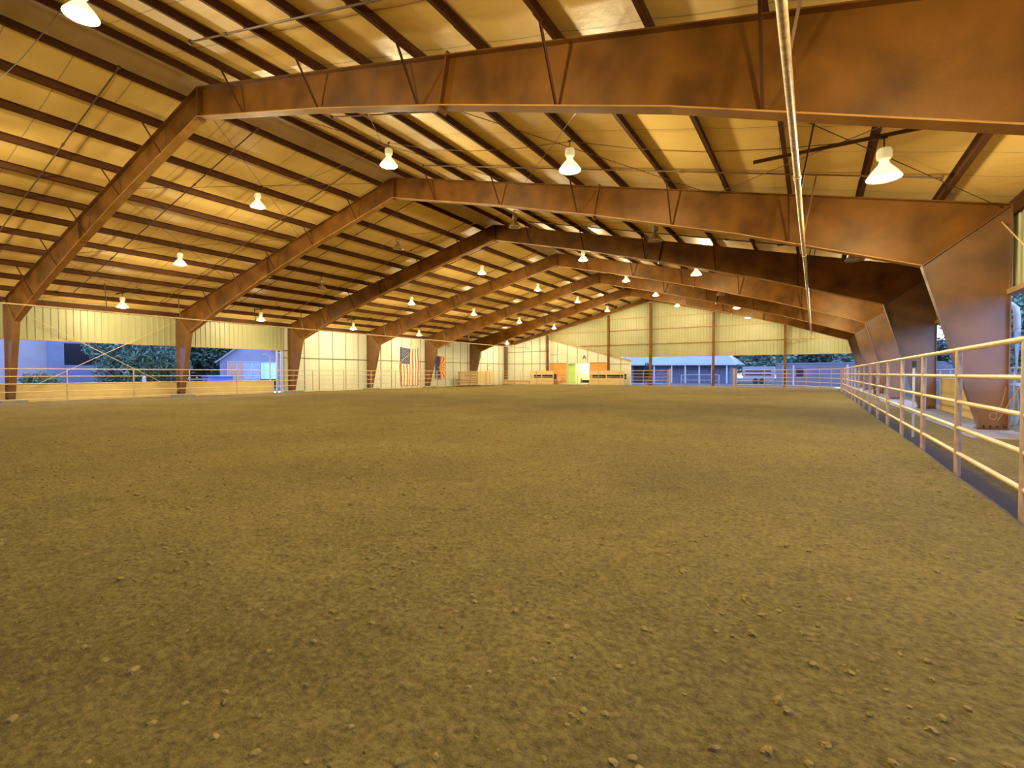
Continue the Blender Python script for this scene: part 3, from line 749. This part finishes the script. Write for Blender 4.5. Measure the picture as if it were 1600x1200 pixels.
# left: stucco house
t = thing('stucco_house',(-31,-4,-.06),'pale lavender stucco house outside the left openings with a dark carport','house')
mb = MB(); mb.box(-38,-30,-16,4.35,-.1,5.2); obj('wall',mb,'stucco',t)
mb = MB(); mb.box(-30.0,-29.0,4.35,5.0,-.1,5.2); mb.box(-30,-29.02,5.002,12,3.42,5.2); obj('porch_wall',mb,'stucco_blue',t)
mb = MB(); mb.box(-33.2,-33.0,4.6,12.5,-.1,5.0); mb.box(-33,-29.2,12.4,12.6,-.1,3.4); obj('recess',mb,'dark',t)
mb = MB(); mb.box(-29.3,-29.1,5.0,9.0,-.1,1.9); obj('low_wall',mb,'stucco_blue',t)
mb = MB(); mb.tube([(-29.99,2.0,2.2),(-29.9,2.0,2.2)],.05,8); obj('light_fitting',mb,'black',t)
tree(-24.6,2.6,1.45,(.95,1.05,.7),'round green shrub in front of the stucco house','leafC',2600,.14,seed=5,cz=.8,name='shrub',cat='shrub')
tree(-25.4,8.1,5.6,(2.2,3.3,2.8),'large drooping willow-like tree outside the left opening','leafA',26000,.34,seed=2,cz=2.9,hang=True)
tree(-38.5,16.6,7.0,(3.2,5.4,3.5),'dark tree between the willow and the shed','leafB',9000,.45,seed=3,cz=3.5)
tree(-46,28,8.5,(3.5,4.5,4),'dark tree standing behind the gabled shed','leafB',7000,.5,seed=13,cz=4.2)
mb = MB(); mb.tube([(-22.9,7.35,-.1),(-22.9,7.35,1.05)],.11,12); mb.tube([(-22.9,7.35,1.05),(-22.9,7.35,1.12)],[.11,.05],12)
setp(obj('bollard',mb,'white',origin=(-22.9,7.35,0)),'short white bollard below the willow-like tree','bollard')
t = thing('picnic_bench',(-23.5,10.6,0),'pale bench plank on legs beneath the willow-like tree','bench')
mb = MB(); mb.box(-23.7,-23.3,9.6,11.8,.85,.92); obj('seat',mb,'container',t)
for y in (9.8,11.6):
    mb = MB(); mb.box(-23.65,-23.35,y-.04,y+.04,-.06,.85); obj('leg',mb,'container',t)
mb = MB(); mb.box(-27.5,-26.6,13.2,15.2,-.06,1.0); mb.box(-27.55,-26.55,13.15,15.25,1.0,1.08)
setp(obj('storage_bin',mb,'bluebin',origin=(-27,14,0)),'low blue storage bin left of the gabled shed','bin')
# shed
t = thing('gabled_shed',(-30,15.9,-.06),'lavender gabled shed with a row of panelled doors outside the left wall','shed')
mb = MB(); mb.add([(x,y,z) for x in (-30,-33.5) for y,z in ((15.9,-.1),(21.5,-.1),(21.5,2.5),(18.7,4.75),(15.9,2.5))],[(0,1,2,3,4),(5,9,8,7,6),(0,4,9,5),(1,6,7,2)]); obj('wall',mb,'shed',t)
mb = MB(); mb.bar((-31.7,15.55,2.28),(-31.7,18.7,4.82),4.1,.1,(0,-.6,1)); mb.bar((-31.7,21.85,2.28),(-31.7,18.7,4.82),4.1,.1,(0,.6,1)); obj('roof',mb,'container',t)
yy = [16.5,17.2,17.8,18.4,19.05]
for i in range(4):
    mb = MB(); mb.box(-30.0,-29.93,yy[i]+.03,yy[i+1]-.03,-.05,2.3); obj('door_panel',mb,'curtain1' if i<2 else 'curtain2',t)
mb = MB()
for y in yy: mb.box(-30,-29.9,y-.03,y+.03,-.05,2.4)
mb.box(-30,-29.9,16.47,19.08,2.32,2.4); mb.box(-30,-29.9,16.47,19.08,.75,.8); obj('door_frame',mb,'white',t)
mb = MB(); mb.box(-30.02,-29.97,19.15,20.5,.8,2.35); obj('lit_window',mb,'greenroom',t)
mb = MB(); mb.box(-30.02,-29.95,19.15,20.5,-.05,.8); obj('lower_panel',mb,'dark',t)
mb = MB()
for y in (19.15,19.4,20.5): mb.box(-29.98,-29.92,y-.03,y+.03,.8,2.35)
mb.box(-29.98,-29.92,19.15,20.5,2.30,2.36); mb.box(-29.98,-29.92,19.15,20.5,.78,.82)
obj('window_frame',mb,'white',t)
t.rotation_euler = (0,0,R(-29))
# conduit posts at the end of the knee wall
for y,l in ((14.25,'pale square post at the end of the left knee wall, left one of two'),(14.6,'pale square post at the end of the left knee wall, right one of two')):
    mb = MB(); mb.box(-XO-.05,-XO+.05,y-.05,y+.05,-.15,3.02); mb.box(-XO-.07,-XO+.07,y-.07,y+.07,-.15,-.05); setp(obj('wall_post',mb,'white',origin=(-XO,y,0)),l,'post')
mb = MB(); mb.tube([(-20.3,14.6,-.06),(-20.3,14.6,2.6),(-20.3,14.1,2.75)],.06,10); setp(obj('vent_pipe',mb,'white',origin=(-20.3,14.6,0)),'white pipe with elbow outside the end of the left knee wall','pipe')
# beyond the gable opening
t = thing('barn',(0,62,-.06),'long low barn with pale blue metal roof seen through the gable opening','barn')
mb = MB(); mb.box(-9,5.6,62,70,-.1,2.55); obj('wall',mb,'barnwall',t)
mb = MB(); mb.add([(-9.5,61.0,2.6),(6.6,61.0,2.45),(3.6,67.5,5.0),(-9.5,67.5,5.0),(-9.5,61.0,2.5),(6.6,61.0,2.35)],[(0,1,2,3),(4,5,1,0)]); mb.add([(6.6,61,2.45),(6.6,70.5,2.45),(3.6,67.5,5.0)],[(0,1,2)]); obj('roof',mb,'barnroof',t)
mb = MB(); mb.bar((-9.5,60.97,2.5),(6.6,60.97,2.38),.06,.12); obj('fascia',mb,'white',t)
for x in (-4,-1.6,.2,2.0,3.6,5.4):
    mb = MB(); mb.box(x-.08,x+.08,61.1,61.26,-.1,2.45); obj('porch_post',mb,'white',t)
mb = MB(); mb.box(-7.2,-5.6,61.9,61.98,-.1,2.3); obj('dark_opening',mb,'dark',t)
tree(-1.35,49.0,2.7,(.5,.5,1.2),'dark clipped column of foliage just outside the gable opening','leafB',2600,.16,seed=21,cz=1.3,name='shrub',cat='shrub')
fence('yard_fence', [(2.2,50.0),(6.2,50.0)], 'low two-rail fence outside the gable opening, centre', hs=(1.15,.55), zb=-.06, rr=.04,pr=.06, mr='container', mp='container')
def trailer(x0,x1,y0,label):
    t = thing('stock_trailer',((x0+x1)/2,y0,-.06),label,'trailer')
    mb = MB(); mb.box(x0,x1,y0,y0+2.2,.45,2.1); obj('body',mb,'container',t)
    for z in (1.0,1.45): mb = MB(); mb.box(x0+.3,x1-.3,y0-.02,y0,z,z+.15); obj('vent_slot',mb,'dark',t)
    for x in (x0+(x1-x0)*.42,x0+(x1-x0)*.62):
        mb = MB(); mb.tube([(x,y0-.08,.28),(x,y0+.12,.28)],.34,16); obj('wheel',mb,'black',t)
    mb = MB(); mb.bar((x1,y0+1.1,.5),(x1+1.0,y0+1.1,.5),.1,.1); mb.bar((x1+.9,y0+1.1,.5),(x1+.9,y0+1.1,-.06),.08,.08); obj('hitch',mb,'black',t)
trailer(7.4,10.9,60,'pale stock trailer parked beyond the gable opening beside the barn')
t = thing('yard_wall',(22,58,-.06),'long pale lavender wall beyond the right half of the gable opening','wall')
mb = MB(); mb.box(11.2,42,58,58.3,-.1,2.35); obj('panel',mb,'yardwall',t)
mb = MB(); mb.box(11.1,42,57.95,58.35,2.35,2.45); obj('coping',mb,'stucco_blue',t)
mb = MB(); mb.box(13.3,14.0,57.96,58,.9,1.8); obj('window_opening',mb,'dark',t)
for i,x in enumerate((12.3,13.2,17.9,23.0)):
    mb = MB(); mb.tube([(x,52,-.1),(x,52,2.05)],.07,10); mb.tube([(x,52,2.05),(x,52,2.12)],[.07,.02],10)
    setp(obj('white_post',mb,'white',origin=(x,52,0)),f'slim white post in the yard beyond the gable opening, {ORD[i]} from the left','post','white yard posts')
for i,(x,y,h,rx) in enumerate(((1,86,7.8,4.6),(8,79,7.0,4.4),(15,85.5,7.4,4.4),(21.5,78,6.6,4.4),(28,84.5,6.8,4.4),(34.5,77,6.2,4.4),(41.5,70,6.2,4.4))):
    tree(x,y,h,(rx,3,h*.46),f"bushy tree beyond the yard wall outside the gable, {ORD[i]} from the left",'leafA' if i%2 else 'leafB',6500,.6,seed=40+i,cz=h*.52,group='trees beyond the gable opening')
# right side trees
for i,(x,y,h,nm) in enumerate(((31.5,11,5.0,'by the second bay'),(31.5,20,5.4,'by the third bay'),(25.2,30,7.4,'tall one seen past the second column'),(25.2,38.6,7.4,'tall one seen past the third column'),(26.2,47.3,7.4,'tall one by the far corner'),(30.5,2,5.0,'nearest the camera'))):
    tree(x,y,h,(2.4,4.1,h*.46),'leafy tree outside the right openings, '+nm,'leafB' if i%2 else 'leafA',11000 if h>7 else 6500,.26,seed=60+i,cz=h*.54,group='trees outside the right wall')
fence('yard_fence', [(21.2,-5),(21.2,34)], 'single thin rail fence outside the right openings', hs=(1.5,.9), zb=-.06, rr=.025,pr=.035, mr='container', mp='container')
for i,(x,y,rx,ry,h,nm) in enumerate(((-62,-2,4,19,9,'far beyond the left side, nearer one'),(-64,36,4,17,9,'far beyond the left side, behind the shed'),(46,8,4,19,8.5,'far beyond the right side, nearer one'),(48,48,4,19,8.5,'far beyond the right side, farther one'),(-2,112,22,4,8,'beyond the barn behind the gable'),(46,104,24,4,8,'beyond the yard wall behind the gable'))):
    tree(x,y,h,(rx,ry,h*.55),'long dark hedgerow of trees '+nm,'leafB',9000,1.1,seed=120+i,cz=h*.47,cat='tree row',name='tree_row',group='distant tree rows')
#


# ------------------------------------------------------------------ world, camera
w = bpy.data.worlds.new('dusk'); bpy.context.scene.world = w; w.use_nodes = True
nt = w.node_tree; N = nt.nodes; L = nt.links; bg = N['Background']
tc = N.new('ShaderNodeTexCoord'); sp = N.new('ShaderNodeSeparateXYZ'); L.new(tc.outputs['Generated'], sp.inputs[0])
r = N.new('ShaderNodeValToRGB'); e = r.color_ramp.elements
e[0].position = 0.; e[0].color = (.46,.61,1,1); e[1].position = .5; e[1].color = (.24,.38,1,1)
L.new(sp.outputs['Z'], r.inputs['Fac']); L.new(r.outputs['Color'], bg.inputs['Color']); bg.inputs['Strength'].default_value = 6.5

cam = bpy.data.cameras.new('camera'); co = bpy.data.objects.new('camera', cam); C.objects.link(co)
cam.sensor_fit = 'HORIZONTAL'; cam.sensor_width = 36; cam.lens = 762.73/1600*36; cam.clip_end = 500; cam.clip_start = .05
yaw, pit, roll = .5553, -.0213, -.0015
F = Vector((-math.sin(yaw)*math.cos(pit), math.cos(yaw)*math.cos(pit), math.sin(pit))); Rr = Vector((math.cos(yaw),math.sin(yaw),0)); U = Rr.cross(F)
R2 = Rr*math.cos(roll)+U*math.sin(roll); U2 = -Rr*math.sin(roll)+U*math.cos(roll)
m4 = Matrix((( R2.x,U2.x,-F.x,15.119),(R2.y,U2.y,-F.y,-7.384),(R2.z,U2.z,-F.z,1.264),(0,0,0,1)))
co.matrix_world = m4
sc = bpy.context.scene; sc.camera = co
sc.view_settings.view_transform = 'Standard'; sc.view_settings.look = 'None'; sc.view_settings.exposure = 0; sc.view_settings.gamma = 1.18
sc.cycles.max_bounces = 8; sc.cycles.diffuse_bounces = 5; sc.cycles.sample_clamp_indirect = 4
